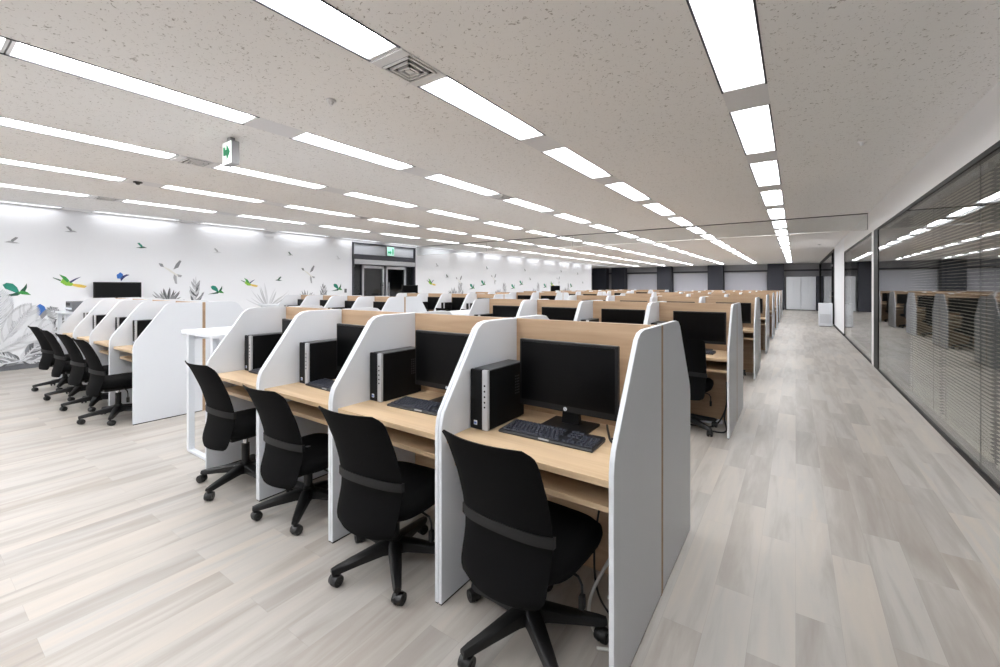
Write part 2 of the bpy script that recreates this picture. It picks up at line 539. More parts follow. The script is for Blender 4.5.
# ------------------------------------------------------------------ ceiling lights
t = empty('ceiling_light')
hl = FIX_L / 2
h = MB()
prof = [(-LW + 0.012, 0.0), (-LW + 0.03, 0.03), (-0.075, 0.07), (0.075, 0.07), (LW - 0.03, 0.03), (LW - 0.012, 0.0),
        (LW - 0.004, 0.0), (LW - 0.004, 0.09), (-LW + 0.004, 0.09), (-LW + 0.004, 0.0)]
h.prism(prof, -hl + 0.004, hl - 0.004, 'XZ')
for s_ in (-1, 1):
    h.prism([(-LW + 0.012, 0.0), (LW - 0.012, 0.0), (0.075, 0.07), (-0.075, 0.07)], s_ * (hl - 0.02), s_ * (hl - 0.004), 'XZ')
h.obj('reflector', M['reflector'], t)
MB().rbox((-0.052, -hl + 0.04, 0.02), (0.052, hl - 0.04, 0.052), 0.01).obj('tube_lens', M['lamp'], t)
tr = MB()
for s_ in (-1, 1):
    tr.box((s_ * (LW - 0.012), -hl, -0.004), (s_ * LW, hl, 0.002))
tr.obj('edge_gap_dark', M['rail_dark'], t)  # strips coloured dark in place of the dark gap along each long edge
st = Stamp(t)
t2 = dup(t, (0, 0, 0))
for o in t2.children:
    if o.name.startswith('tube_lens'):
        o.data = o.data.copy(); o.data.materials[0] = M['lamp_dim']
st_dim = Stamp(t2)
for j, x in enumerate(LINES):
    seen = 0
    for n in NF:
        y0 = fix_y(j, n)
        ok = False
        for yy in (y0, y0 + FIX_L):
            q = project(x, yy, CEIL)
            if q and 0 <= q[0] <= 1000 and 0 <= q[1] <= 667:
                ok = True
        o = (st_dim if j == 6 else st).put((x, y0 + hl, CEIL))
        if ok:
            lab = 'lit recessed light, %s along the %s ceiling line from the glass wall' % (ORD[seen], ORD[j])
            seen += 1
        else:
            lab = 'lit recessed light nearer than the picture edge on the %s ceiling line' % ORD[j]
        tag(o, lab, 'ceiling light', 'recessed ceiling lights')


# ceiling fittings
def vent(x, y, label):
    r = empty('ceiling_vent', (x, y, CEIL - 0.002))
    tag(r, label, 'vent', 'ceiling air vents')
    MB().box((-0.133, -0.185, -0.006), (0.133, 0.185, 0.0)).obj('vent_plate', M['plate'], r)
    g = MB(); d = MB()
    d.box((-0.118, -0.118, -0.008), (0.118, 0.118, -0.0055))
    for k in range(3):
        a = 0.118 - 0.034 * k
        t_, z1, z0 = 0.013, -0.0075, -0.016 - 0.004 * k
        for (p0, p1) in (((-a, -a), (a, -a + t_)), ((-a, a - t_), (a, a)), ((-a, -a), (-a + t_, a)), ((a - t_, -a), (a, a))):
            g.box((p0[0], p0[1], z0), (p1[0], p1[1], z1))
    g.box((-0.02, -0.02, -0.02), (0.02, 0.02, -0.0075))
    g.obj('vent_louvre', M['fascia'], r); d.obj('vent_slot', M['vent_dark'], r)


GAP = lambda n, j=1: FIX_YS[j] + FIX_P * n - 0.195
vent(LINES[1], GAP(0), 'square air vent between lights of the second ceiling line, nearest the top')
vent(LINES[2], GAP(2, 2), 'air vent between lights in the third ceiling line from the glass')
vent(LINES[3], GAP(0, 3), 'dark slotted air vent left of the hanging exit sign')
vent(LINES[4], GAP(0, 4) + FIX_P * 2, 'air vent in the fifth ceiling line from the glass wall')
vent(LINES[5], GAP(0, 5), 'air vent in the ceiling line closest to the mural wall')


def dome(name, x, y, label, cat, mat, r_=0.05):
    o = MB()
    o.cyl((0, 0, 0), (0, 0, -0.012), r_, r_ * 0.95, 20)
    o.cyl((0, 0, -0.012), (0, 0, -0.035), r_ * 0.6, r_ * 0.35, 20)
    o = o.obj(name, mat, smooth=40); o.location = (x, y, CEIL - 0.001)
    tag(o, label, cat)


dome('smoke_detector', -2.765, 1.845, 'small round white detector on the ceiling left of the square vent', 'smoke detector', M['plate'], 0.035)
dome('sprinkler_head', 0.508, 5.19, 'small round sprinkler on the ceiling near the white fascia', 'sprinkler', M['plate'], 0.035)
dome('sprinkler_head', 0.62, 17.0, 'small round sprinkler on the far ceiling above the white cabinet unit', 'sprinkler', M['plate'], 0.05)
dome('ceiling_camera', -6.98, 2.04 - 0.17, 'small dark dome camera in a plate of the fifth ceiling line', 'camera', M['vent_dark'], 0.05)

# hanging exit sign with its green arrow
r = empty('exit_sign', (-4.22, 1.8, CEIL)); tag(r, 'hanging white exit sign box with a green right arrow', 'exit sign')
MB().rbox((-0.088, -0.033, -0.25), (0.088, 0.033, -0.04), 0.006).obj('sign_case', M['sign_case'], r)
MB().box((-0.03, -0.02, -0.045), (0.03, 0.02, 0.0)).obj('ceiling_bracket', M['sign_case'], r)
MB().box((-0.082, -0.036, -0.243), (0.082, -0.032, -0.047)).obj('sign_face', M['sign_white'], r)
a = [(u * 0.85, v - 0.012) for u, v in [(-0.07, -0.155), (0.005, -0.155), (0.005, -0.2), (0.078, -0.13), (0.005, -0.06), (0.005, -0.105), (-0.03, -0.105), (-0.045, -0.075), (-0.07, -0.075)]]
MB().prism(a, -0.041, -0.037, 'XZ').obj('arrow_mark', M['sign_green'], r)

# clear smoke barriers hanging from the ceiling
xs = [1.1, -1.87, -4.8, -7.6, X_LEFT]
nm = ['nearest the glass wall', 'second from the glass wall', 'third from the glass wall', 'nearest the mural wall']
for i in range(4):
    x1, x0 = xs[i] - 0.01, xs[i + 1] + 0.01
    r = empty('smoke_barrier', ((x0 + x1) / 2, 10.3, CEIL)); hx = (x1 - x0) / 2
    tag(r, 'clear glass smoke barrier hanging from the ceiling, ' + nm[i], 'smoke barrier', 'ceiling smoke barriers')
    MB().box((-hx, -0.004, -0.3), (hx, 0.004, -0.012)).obj('barrier_pane', M['glass_clear'], r)
    MB().box((-hx, -0.012, -0.016), (hx, 0.012, -0.001)).obj('top_rail', M['rail_dark'], r)
    MB().box((-hx, -0.006, -0.312), (hx, 0.006, -0.3)).obj('bottom_rail', M['fascia'], r)
    MB().box((hx - 0.008, -0.008, -0.3), (hx, 0.008, -0.012)).obj('end_post', M['grey_wall'], r)

# ------------------------------------------------------------------ far end of the room
for k, (x0, x1, yy) in enumerate(((-12.4, -11.35, 30.3), (-10.95, -9.99, 30.3), (-7.76, -6.84, 30.3), (-4.62, -3.76, 30.3), (-1.38, -0.57, 30.3))):
    p = MB(); p.box((x0, yy - 0.35, 0), (x1, Y_FAR - 0.065, CEIL))
    o = p.obj('pillar', M['navy'])
    struct(o)
for k, (x0, x1) in enumerate(((-9.93, -7.82), (-6.78, -4.68), (-3.70, -1.44))):
    r = empty('roller_blind', ((x0 + x1) / 2, Y_FAR - 0.1, 0)); hx = (x1 - x0) / 2
    tag(r, 'pale grey roller blind between navy pillars, ' + ['nearest the mural wall', 'middle of three', 'nearest the corridor'][k], 'blind', 'roller blinds on the far wall')
    MB().box((-hx, -0.01, 0.3), (hx, 0.01, 2.2)).obj('blind_fabric', M['blind_far'], r)
    MB().cyl((-hx, 0, 2.22), (hx, 0, 2.22), 0.03).obj('blind_roller', M['alu'], r)
    MB().box((-hx, -0.014, 0.27), (hx, 0.014, 0.3)).obj('bottom_bar', M['alu'], r)
# tall white cupboards at the end of the corridor
for k in range(2):
    x0 = -0.45 + 0.7 * k
    r = empty('tall_cupboard', (x0 + 0.345, 30.22, 0))
    tag(r, 'tall pale cupboard at the corridor end, %s of the two' % ['left', 'right'][k], 'cupboard', 'tall cupboards at the corridor end')
    MB().rbox((-0.345, -0.2, 0.04), (0.345, 0.25, 1.93), 0.004).obj('cupboard_body', M['laminate'], r)
    MB().box((-0.32, -0.18, 0.0), (0.32, 0.2, 0.04)).obj('plinth', M['base_grey'], r)
    for s_ in (-1, 1):
        MB().rbox((s_ * 0.003, -0.222, 0.06), (s_ * 0.34, -0.202, 1.92), 0.003).obj('cupboard_door', M['laminate'], r)
# white air purifier by the far door
r = empty('air_purifier', (0.84, 18.45, 0)); tag(r, 'white air purifier standing on the floor by the far black door frame', 'air purifier')
MB().rbox((-0.19, -0.15, 0.02), (0.19, 0.15, 0.80), 0.02).obj('purifier_body', M['laminate'], r)
MB().box((-0.16, -0.13, 0.0), (0.16, 0.13, 0.02)).obj('purifier_foot', M['base_grey'], r)
g = MB()
for k in range(9):
    g.box((-0.15, -0.156, 0.12 + 0.035 * k), (0.15, -0.151, 0.135 + 0.035 * k))
g.obj('intake_grille', M['alu'], r)
MB().box((-0.1, -0.08, 0.80), (0.1, 0.08, 0.806)).obj('control_panel', M['base_grey'], r)

# ------------------------------------------------------------------ double glass door in the left wall
r = struct(empty('door_1', (X_LEFT, (DOOR0 + DOOR1) / 2, 0))); hw = (DOOR1 - DOOR0) / 2
f = MB()
f.box((-0.14, -hw, 0), (0.03, -hw + 0.05, 2.66)); f.box((-0.14, hw - 0.05, 0), (0.03, hw, 2.66)); f.box((-0.14, -hw, 2.62), (0.03, hw, 2.66))
f.box((-0.12, -hw, 2.17), (0.02, hw, 2.32))
f.obj('door_frame', M['rail_dark'], r)
MB().box((-0.1, -hw + 0.05, 2.32), (-0.02, hw - 0.05, 2.62)).obj('transom_panel', M['frost'], r)
MB().rbox((-0.1, -hw + 0.05, 2.03), (0.06, hw - 0.05, 2.17), 0.01).obj('door_operator', M['alu'], r)
for s_ in (-1, 1):
    lf = MB()
    y0, y1 = sorted((s_ * 0.04, s_ * 0.86))
    for (a0, a1, z0, z1) in ((y0, y0 + 0.06, 0.02, 2.0), (y1 - 0.06, y1, 0.02, 2.0), (y0, y1, 1.92, 2.0), (y0, y1, 0.02, 0.12)):
        lf.box((-0.07, a0, z0), (-0.03, a1, z1))
    lf = lf.obj('door_leaf', M['alu'], r)
    MB().box((-0.055, y0 + 0.06, 0.12), (-0.045, y1 - 0.06, 1.92)).obj('leaf_glass', M['glass'], lf)
    hd = MB().cyl((0.02, s_ * 0.11, 0.85), (0.02, s_ * 0.11, 1.5), 0.012)
    hd.box((-0.03, s_ * 0.105, 0.95), (0.02, s_ * 0.115, 0.97)); hd.box((-0.03, s_ * 0.105, 1.4), (0.02, s_ * 0.115, 1.42))
    hd.obj('pull_handle', M['chrome'], lf)
    y2, y3 = sorted((s_ * 0.9, s_ * (hw - 0.05)))
    MB().box((-0.06, y2, 0.02), (-0.05, y3, 2.03)).obj('side_glass', M['glass'], r)
    MB().box((-0.08, s_ * 0.87, 0), (-0.02, s_ * 0.9, 2.03)).obj('door_mullion', M['rail_dark'], r)
struct(MB().box((X_LEFT - 1.6, DOOR0 - 0.8, 0), (X_LEFT - 1.5, DOOR1 + 0.8, CEIL)).obj('wall_lobby', M['door_dark']))
r = empty('exit_sign', (X_LEFT - 0.018, 8.81 * WS, 2.33)); tag(r, 'pale green lit exit sign above the double glass door', 'exit sign')
MB().rbox((0, -0.15, 0), (0.06, 0.15, 0.29), 0.006).obj('sign_case', M['sign_case'], r)
MB().box((0.058, -0.14, 0.01), (0.064, 0.14, 0.28)).obj('sign_face', M['sign_mint'], r)
MB().prism([(-0.11, 0.08), (-0.02, 0.08), (-0.02, 0.045), (0.04, 0.11), (-0.02, 0.175), (-0.02, 0.14), (-0.11, 0.14)], 0.063, 0.067, 'YZ').obj('arrow_mark', M['sign_teal'], r)
MB().box((0.063, 0.065, 0.05), (0.067, 0.115, 0.24)).obj('doorway_mark', M['sign_teal'], r)
o = MB().rbox((0, -0.035, -0.055), (0.012, 0.035, 0.055), 0.003)
o.box((0.012, -0.012, -0.02), (0.016, 0.012, 0.02))
o = o.obj('light_switch', M['base_grey']); o.location = (X_LEFT, 7.25 * WS, 1.25); tag(o, 'dark wall switch just left of the double glass door', 'switch')

# ------------------------------------------------------------------ printed mural on the left wall
DT = 0.003


def decal(name, polys, y, z, size, label, group=None, flip=False, cat='wall decal'):
    """polys: (ink, outline) pairs in wall units, u to the right and v up"""
    m_ = MB()
    for k, (ink, pts) in enumerate(polys):
        q = [((-u if flip else u) * size * WS, v * size * WS) for u, v in pts]
        m_.prism(q, 0.0, DT + 0.0004 * k, 'YZ', M['ink_' + ink])
    o = m_.obj(name); o.location = (X_LEFT + 0.0005, y * WS, CAM_H + (z - CAM_H) * WS)
    tag(o, label, cat, group)
    return o


PARROT = [('dkgreen', [(-.62, -.30), (-.1, -.16), (.1, -.06), (.22, -.12), (.05, -.26), (-.2, -.28)]),
          ('teal', [(0, -.12), (-.34, .08), (-.42, .26), (-.3, .36), (-.1, .32), (.04, .14), (.1, -.05)]),
          ('green', [(.06, -.14), (.2, .02), (.38, -.1), (.5, -.24), (.36, -.22), (.2, -.2)]),
          ('dkgreen', [(.14, -.02), (.26, .14), (.36, .34), (.36, .12), (.3, -.06)])]
HUMMER = [('lime', [(-.3, -.05), (-.2, .14), (-.1, .16), (.06, -.04), (.2, -.14), (.1, -.24), (-.1, -.22)]),
          ('dkgreen', [(-.3, .0), (-.56, .16), (-.54, .18), (-.26, .06)]),
          ('green', [(-.14, .04), (-.34, .34), (-.1, .22), (.02, .04), (-.04, -.06)]),
          ('navy', [(.02, -.02), (.24, .14), (.46, .24), (.24, .06), (.08, -.1)]),
          ('yellow', [(.16, -.12), (.44, -.16), (.68, -.24), (.58, -.34), (.34, -.3), (.12, -.22)])]
SWAN = [('cream', [(-.36, .14), (-.1, .02), (.12, -.16), (.3, -.26), (.2, -.28), (.0, -.14), (-.2, .02)]),
        ('grey3', [(-.42, .22), (-.36, .1), (-.26, .08), (-.3, .2)]),
        ('grey3', [(.04, .0), (.2, .08), (.3, .34), (.24, .36), (.12, .2)]),
        ('grey2', [(.06, -.18), (.14, -.26), (.16, -.56), (.1, -.54), (.04, -.32)]),
        ('grey2', [(.16, -.18), (.32, -.22), (.28, -.3), (.2, -.28)])]
SMALL = [('c1', [(-.4, -.2), (-.05, -.12), (.2, -.04), (.48, -.18), (.2, -.2), (0, -.24)]),
         ('c2', [(0, -.12), (-.3, .26), (-.14, .3), (.08, .08), (.14, -.06)])]
BLUEB = [('blue', [(-.3, -.2), (-.34, .1), (-.1, .32), (.04, .2), (.12, -.04), (.02, -.22)]),
         ('navy', [(.04, .02), (.3, .16), (.5, .12), (.24, -.04), (.1, -.2), (-.06, -.44), (-.1, -.2)])]


def small(c1, c2):
    return [(c1 if k == 'c1' else c2, p) for k, p in SMALL]


LWALL = 'on the white left wall'
decal('bird_decal', small('grey2', 'grey3'), 1.17, 2.1, 0.19, 'grey flying bird print high at the left edge of the mural wall', flip=True)
decal('bird_decal', small('grey2', 'grey3'), 1.82, 2.34, 0.18, 'highest grey bird print near the ceiling, second from the left edge')
decal('bird_decal', PARROT, 1.2, 1.31, 0.33, 'large teal bird print at the left edge above the big leaves')
decal('bird_decal', HUMMER, 1.80, 1.46, 0.34, 'green and yellow long tailed bird print left of the wall screen')
decal('bird_decal', BLUEB, 2.5, 1.56, 0.22, 'blue bird print just above the wall screen')
decal('bird_decal', small('dkgreen', 'teal'), 2.78, 2.14, 0.19, 'small teal bird print up high right of the wall screen')
decal('bird_decal', SWAN, 3.27, 1.71, 0.52, 'long necked grey bird print right of the wall screen', None)
decal('bird_decal', small('pale', 'grey2'), 4.07, 2.13, 0.19, 'faint grey bird print above the middle of the mural wall')
decal('bird_decal', PARROT, 4.07, 1.29, 0.28, 'teal bird print right of the bushy grey plant print')
decal('bird_decal', HUMMER, 4.72, 1.46, 0.3, 'green and peach bird print above the pale spiky plant')
decal('bird_decal', small('dkgreen', 'dkgreen'), 5.41, 1.55, 0.19, 'small dark green bird print right of the pale spiky plant', flip=True)
decal('bird_decal', small('grey2', 'dkgreen'), 5.68, 2.17, 0.17, 'small green grey bird print high before the double door')
decal('bird_decal', SWAN, 6.18, 1.73, 0.5, 'long necked grey bird print closest to the double door')
decal('bird_decal', PARROT, 7.0, 1.34, 0.3, 'teal bird print beside the dark wall switch')
decal('bird_decal', small('pale', 'pale'), 7.02, 2.15, 0.19, 'faint pale bird print just before the double door')
decal('bird_decal', [('blue', BLUEB[0][1]), ('grey3', BLUEB[1][1])], 1.5, 0.97, 0.36, 'blue bird print perched among the big grey leaves')
far = [(10.6, 1.52, 'H'), (10.9, 2.11, 'f'), (11.42, 1.74, 's'), (12.85, 1.36, 'P'), (13.55, 1.5, 'P'), (13.81, 2.11, 's'), (14.3, 1.72, 'W'), (12.1, 1.6, 'W'),
       (15.73, 1.36, 'P'), (16.4, 1.52, 'P'), (16.74, 2.12, 's'), (17.2, 1.72, 's'), (18.64, 1.4, 'P'), (19.38, 1.5, 'H'), (20.4, 2.18, 's'), (20.1, 1.72, 'W'), (21.62, 1.42, 'P'), (22.5, 2.1, 's'), (23.2, 1.6, 's')]
for k, (y, z, kd) in enumerate(sorted(far)):
    pol = {'H': HUMMER, 'P': PARROT, 'W': SWAN, 's': small('grey3', 'dkgreen'), 'f': small('grey2', 'grey2')}[kd]
    nm_ = {'H': 'yellow tailed bird', 'P': 'teal bird', 'W': 'long necked grey bird', 's': 'small dark bird', 'f': 'faint grey bird'}[kd]
    decal('bird_decal', pol, y, z, {'W': .48, 'P': .32, 'H': .36}.get(kd, .2), '%s print beyond the double door, %s bird from it' % (nm_, ORD[k]), 'bird prints beyond the double door')


def blade(u0, v0, ang, ln, wd, bend=0.0):
    pts_l, pts_r = [], []
    n = 6
    for i in range(n + 1):
        t = i / n
        a = ang + bend * t
        x = u0 + math.cos(a) * ln * t; y = v0 + math.sin(a) * ln * t
        wv = wd * math.sin(PI * (0.12 + 0.88 * t)) ** 0.8 if i < n else 0.001
        nx, ny = -math.sin(a), math.cos(a)
        pts_l.append((x + nx * wv, y + ny * wv)); pts_r.append((x - nx * wv, y - ny * wv))
    return pts_r + pts_l[::-1]


def spiky(n, ln, wd, inks, a0=15, a1=165):
    out = []
    for i in range(n):
        a = R(a0 + (a1 - a0) * (i + random.uniform(-.3, .3)) / (n - 1))
        out.append((random.choice(inks), blade(0, 0, a, ln * random.uniform(.7, 1.05), wd, random.uniform(-.2, .2))))
    return out


def bush(n, h, wd, inks):
    out = [(inks[0], blade(0, 0, PI / 2, h, wd * 0.35))]
    for i in range(n):
        t = i / n
        v = h * (0.02 + 0.85 * t); s_ = 1 if i % 2 else -1
        out.append((random.choice(inks), blade(0, v * 0.9, PI / 2 - s_ * R(random.uniform(28, 62)), h * 0.42 * (1.05 - t * 0.6), wd, s_ * 0.35)))
    return out


def frond(u0, v0, ang, ln, n, inks, wid=0.3):
    out = []
    for i in range(n):
        t = (i + 0.5) / n
        u = u0 + math.cos(ang) * ln * t; v = v0 + math.sin(ang) * ln * t
        l_ = wid * math.sin(PI * (0.15 + 0.8 * t))
        for s_ in (1, -1):
            out.append((random.choice(inks), blade(u, v, ang + s_ * R(48), l_, 0.009 + 0.006 * random.random(), -s_ * 0.3)))
    out.append((inks[-1], blade(u0, v0, ang, ln, 0.012)))
    return out


def clip_floor(polys, zbase):
    return [(i, [(u, max(v, 0.12 - zbase)) for u, v in p]) for i, p in polys]


def plant(polys, y, z, label, group='plant prints on the mural wall', name='plant_decal'):
    # one printed plant; every leaf sits at its own hair's height so that overlapping leaves stay clean
    m_ = MB()
    for k, (ink, pts) in enumerate(polys):
        m_.prism([(u * WS, v * WS) for u, v in pts], 0.0, 0.0012 + 0.00012 * k, 'YZ', M['ink_' + ink])
    o = m_.obj(name); o.location = (X_LEFT + 0.0004, y * WS, CAM_H + (z - CAM_H) * WS)
    tag(o, label, 'wall decal', group)


plant(spiky(17, 0.36, 0.02, ['grey3', 'grey2', 'grey4']), 3.2, 1.02, 'dark spiky plant print right of the wall screen')
plant(bush(15, 0.6, 0.02, ['grey3', 'grey2', 'grey4', 'grey1']), 3.68, 0.98, 'bushy grey plant print between two spiky plants')
plant(spiky(15, 0.62, 0.014, ['grey1', 'pale', 'pale']), 5.15, 0.86, 'pale wide spiky plant print in the middle of the wall')
plant(spiky(15, 0.32, 0.02, ['grey3', 'grey2']), 6.1, 0.98, 'dark spiky plant print second before the double door')
plant(bush(15, 0.52, 0.02, ['grey3', 'grey2', 'grey1']), 6.58, 0.96, 'bushy grey plant print nearest the double door')
k_ = 0
for y in (11.75, 14.66, 17.56, 20.87):
    plant(bush(11, 0.75, 0.03, ['grey2', 'grey1', 'grey3']), y + 0.4, 0.88, 'bushy grey plant print beyond the double door, %s of its kind' % ORD[k_])
    plant(spiky(11, 0.4, 0.03, ['grey3', 'grey2']), y, 0.95, 'spiky plant print beyond the double door, %s of its kind' % ORD[k_])
    k_ += 1
P_ = []
for a, l_ in ((112, 1.0), (135, .95), (155, .9), (88, .95), (62, .8), (35, .7)):
    P_ += frond(0, 0, R(a), l_, 22, ['pale', 'pale', 'grey1'], 0.3)
plant(clip_floor(P_, 0.35), 1.0, 0.35, 'pale giant palm leaves printed low at the left edge of the wall')
P_ = []
for a, l_ in ((12, .95), (30, 1.0), (52, .8), (168, .9), (150, .85), (-8, .8), (185, .8)):
    P_ += frond(0, 0, R(a), l_, 20, ['grey2', 'grey3', 'grey4', 'pale'], 0.24)
plant(clip_floor(P_, 0.18), 1.25, 0.18, 'dark grey giant fern leaves printed along the skirting behind the chairs')
P_ = []
for a, l_ in ((140, .6), (118, .7), (95, .7), (70, .6), (165, .55)):
    P_ += frond(0, 0, R(a), l_, 16, ['grey2', 'grey3', 'grey1', 'grey1'], 0.2)
plant(clip_floor(P_, 0.4), 1.9, 0.4, 'grey fern leaves printed around the perched blue bird')

# wall screen
r = empty('wall_screen', (X_LEFT, 2.43 * WS, 1.287)); tag(r, 'black flat screen mounted on the mural wall below a blue bird', 'screen')
MB().rbox((0.05, -0.345, -0.165), (0.095, 0.345, 0.165), 0.008).obj('screen_housing', M['bezel'], r)
MB().box((0.093, -0.325, -0.145), (0.097, 0.325, 0.148)).obj('screen_panel', M['case'], r)
MB().box((0.0, -0.12, -0.1), (0.05, 0.12, 0.1)).obj('wall_bracket', M['plastic'], r)


# ------------------------------------------------------------------ booth
def arc(cx, cy, r_, a0, a1, n=6):
    return [(cx + r_ * math.cos(R(a0 + (a1 - a0) * i / n)), cy + r_ * math.sin(R(a0 + (a1 - a0) * i / n))) for i in range(n + 1)]


H_P = 1.2
prof = [(HALF - 0.0125, 0.008), (HALF - 0.0125, H_P)]
q = [(0.345, H_P), (0.295, H_P - 0.008), (0.258, H_P - 0.032), (0.235, H_P - 0.065)]
prof += q + [(0.018, 0.825), (0.006, 0.79), (0.0, 0.75), (0.0, 0.008)]
prof = prof[::-1]
T_P = 0.0185
BW = PITCH / 2 - 0.0012


def side_mb(s_):
    m_ = MB()
    x1 = s_ * BW; x0 = s_ * (BW - T_P)
    x0, x1 = min(x0, x1), max(x0, x1)
    c_ = 0.0018
    n = len(prof)
    cy = sum(p[0] for p in prof) / n; cz = sum(p[1] for p in prof) / n

    def inset(d):
        out = []
        for i in range(n):
            a, b_, e_ = Vector(prof[i - 1]), Vector(prof[i]), Vector(prof[(i + 1) % n])
            n1 = Vector((-(b_ - a).y, (b_ - a).x)).normalized(); n2 = Vector((-(e_ - b_).y, (e_ - b_).x)).normalized()
            mn = (n1 + n2).normalized()
            k = d / max(0.3, mn.dot(n1))
            out.append((b_.x + mn.x * k, b_.y + mn.y * k))
        return out
    area = sum(prof[i - 1][0] * prof[i][1] - prof[i][0] * prof[i - 1][1] for i in range(n))
    sg = 1 if area > 0 else -1
    ins = inset(sg * c_)
    rings = [[(x0, y, z) for y, z in ins], [(x0 + c_, y, z) for y, z in prof], [(x1 - c_, y, z) for y, z in prof], [(x1, y, z) for y, z in ins]]
    m_.loft(rings, M['laminate'])
    return m_.box((x0 + .003, .003, 0), (x1 - .003, HALF - .015, .009), M['dark_frame'])  # black strip stands in for the shadow gap under the panel


t = empty('computer_booth')
for s_ in (-1, 1):
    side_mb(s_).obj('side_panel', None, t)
IW = BW - T_P - 0.0005
part_label(MB().rbox((-IW, 0.032, 0.689), (IW, HALF - 0.0125, 0.714), 0.002).obj('worktop', M['wood_x'], t), 'pale oak worktop')
part_label(MB().rbox((-IW, 0.085, 0.575), (IW, HALF - 0.05, 0.597), 0.002).obj('under_shelf', M['wood_x'], t), 'pale oak shelf under the worktop')
part_label(MB().box((-BW, HALF - 0.0122, 0.0), (BW, HALF - 0.0002, H_P - 0.004)).obj('back_panel', M['wood_back'], t), 'pale oak back board')
st_booth = Stamp(t)


# ------------------------------------------------------------------ chair
def smooth_prof(z):
    pts = [(-0.238, .310), (-.217, .39), (-.195, .46), (-.188, .52), (-.201, .60), (-.232, .70), (-.275, .80), (-.304, .855), (-.345, .892)]
    for (y0, z0), (y1, z1) in zip(pts, pts[1:]):
        if z <= z1:
            t = (z - z0) / (z1 - z0)
            return y0 + (y1 - y0) * t
    return pts[-1][0]


def chair_back():
    NZ, NX = 26, 14
    z0, z1 = .318, .888
    front, back = [], []
    for i in range(NZ + 1):
        t = i / NZ
        t = 0.5 - 0.5 * math.cos(PI * t) * (0.35) - (0.5 - t) * 0.65
        z = z0 + (z1 - z0) * t
        hw_ = 0.184 + 0.014 * min(1, t / 0.45)
        cr = 0.055; db = (t) * (z1 - z0); dt = (1 - t) * (z1 - z0)
        for d_, c_ in ((db, 0.055), (dt, 0.04)):
            if d_ < c_:
                hw_ -= c_ * 0.75 * (1 - math.sqrt(max(0, 1 - ((c_ - d_) / c_) ** 2)))
        yc = (smooth_prof(z - .012) + smooth_prof(z) + smooth_prof(min(z + .012, .892))) / 3
        fr, bk = [], []
        for k in range(NX + 1):
            u = -1 + 2 * k / NX
            x = hw_ * u
            yy = yc + 0.034 * u * u
            e = max(0.15, 1 - abs(u) ** 6) * max(0.25, 1 - abs(2 * t - 1) ** 10)
            th = 0.014 * e
            fr.append((x, yy + th, z)); bk.append((x, yy - th, z))
        front.append(fr); back.append(bk)
    v = [p for r_ in front for p in r_] + [p for r_ in back for p in r_]
    W = NX + 1; O = (NZ + 1) * W
    f = []
    for i in range(NZ):
        for k in range(NX):
            a = i * W + k
            f.append((a, a + 1, a + W + 1, a + W)); f.append((O + a + W, O + a + W + 1, O + a + 1, O + a))
        a = i * W
        f.append((O + a, a, a + W, O + a + W)); a = i * W + NX
        f.append((a, O + a, O + a + W, a + W))
    for k in range(NX):
        f.append((k, O + k, O + k + 1, k + 1)); a = NZ * W + k
        f.append((a + 1, O + a + 1, O + a, a))
    return MB().add(v, f)


def chair_strap():
    m_ = MB()
    rings = []
    for k in range(17):
        u = -1.02 + 2.04 * k / 16
        x = 0.1985 * u; z = 0.555 - 0.012 * u * u
        yy = smooth_prof(z) + 0.034 * u * u - 0.015 * max(0.15, 1 - abs(u) ** 6)
        fwd = 0.006 if abs(u) > 1 else 0
        rings.append([(x, yy - 0.007, z - .019), (x, yy + 0.004 + fwd, z - .019), (x, yy + 0.004 + fwd, z + .019), (x, yy - 0.007, z + .019)])
    return m_.loft(rings)


def chair_seat():
    def ring(hx, y0, y1, z, n=32, p=4.0, dip=0.0):
        out = []
        for i in range(n):
            a = 2 * PI * i / n
            c_, s2 = math.cos(a), math.sin(a)
            x = hx * math.copysign(abs(c_) ** (2 / p), c_); y = (y0 + y1) / 2 + (y1 - y0) / 2 * math.copysign(abs(s2) ** (2 / p), s2)
            y += 0.03
            zz = z - 0.035 * max(0, (y - 0.15) / 0.12) ** 2 * 0.6
            out.append((x, y, zz))
        return out
    rings = [ring(.14, -.14, .14, .372), ring(.2, -.2, .2, .378), ring(.226, -.215, .232, .395), ring(.232, -.22, .242, .42), ring(.228, -.216, .238, .443), ring(.205, -.195, .215, .46), ring(.15, -.14, .15, .466), ring(.05, -.05, .05, .462)]
    return MB().loft(rings)


def leg_mb(a):
    d = Vector((math.cos(a), math.sin(a), 0)); n_ = Vector((-d.y, d.x, 0))
    rings = []
    for r_, hw_, zt, zb in ((0.02, .032, .135, .072), (.07, .031, .13, .08), (.18, .025, .108, .072), (.27, .019, .092, .062), (.298, .014, .085, .066)):
        p = d * r_
        rings.append([p - n_ * hw_ + Vector((0, 0, zb)), p + n_ * hw_ + Vector((0, 0, zb)), p + n_ * hw_ * .95 + Vector((0, 0, zt - .008)), p + n_ * hw_ * .6 + Vector((0, 0, zt)),
                      p - n_ * hw_ * .6 + Vector((0, 0, zt)), p - n_ * hw_ * .95 + Vector((0, 0, zt - .008))])
    return MB().loft(rings)


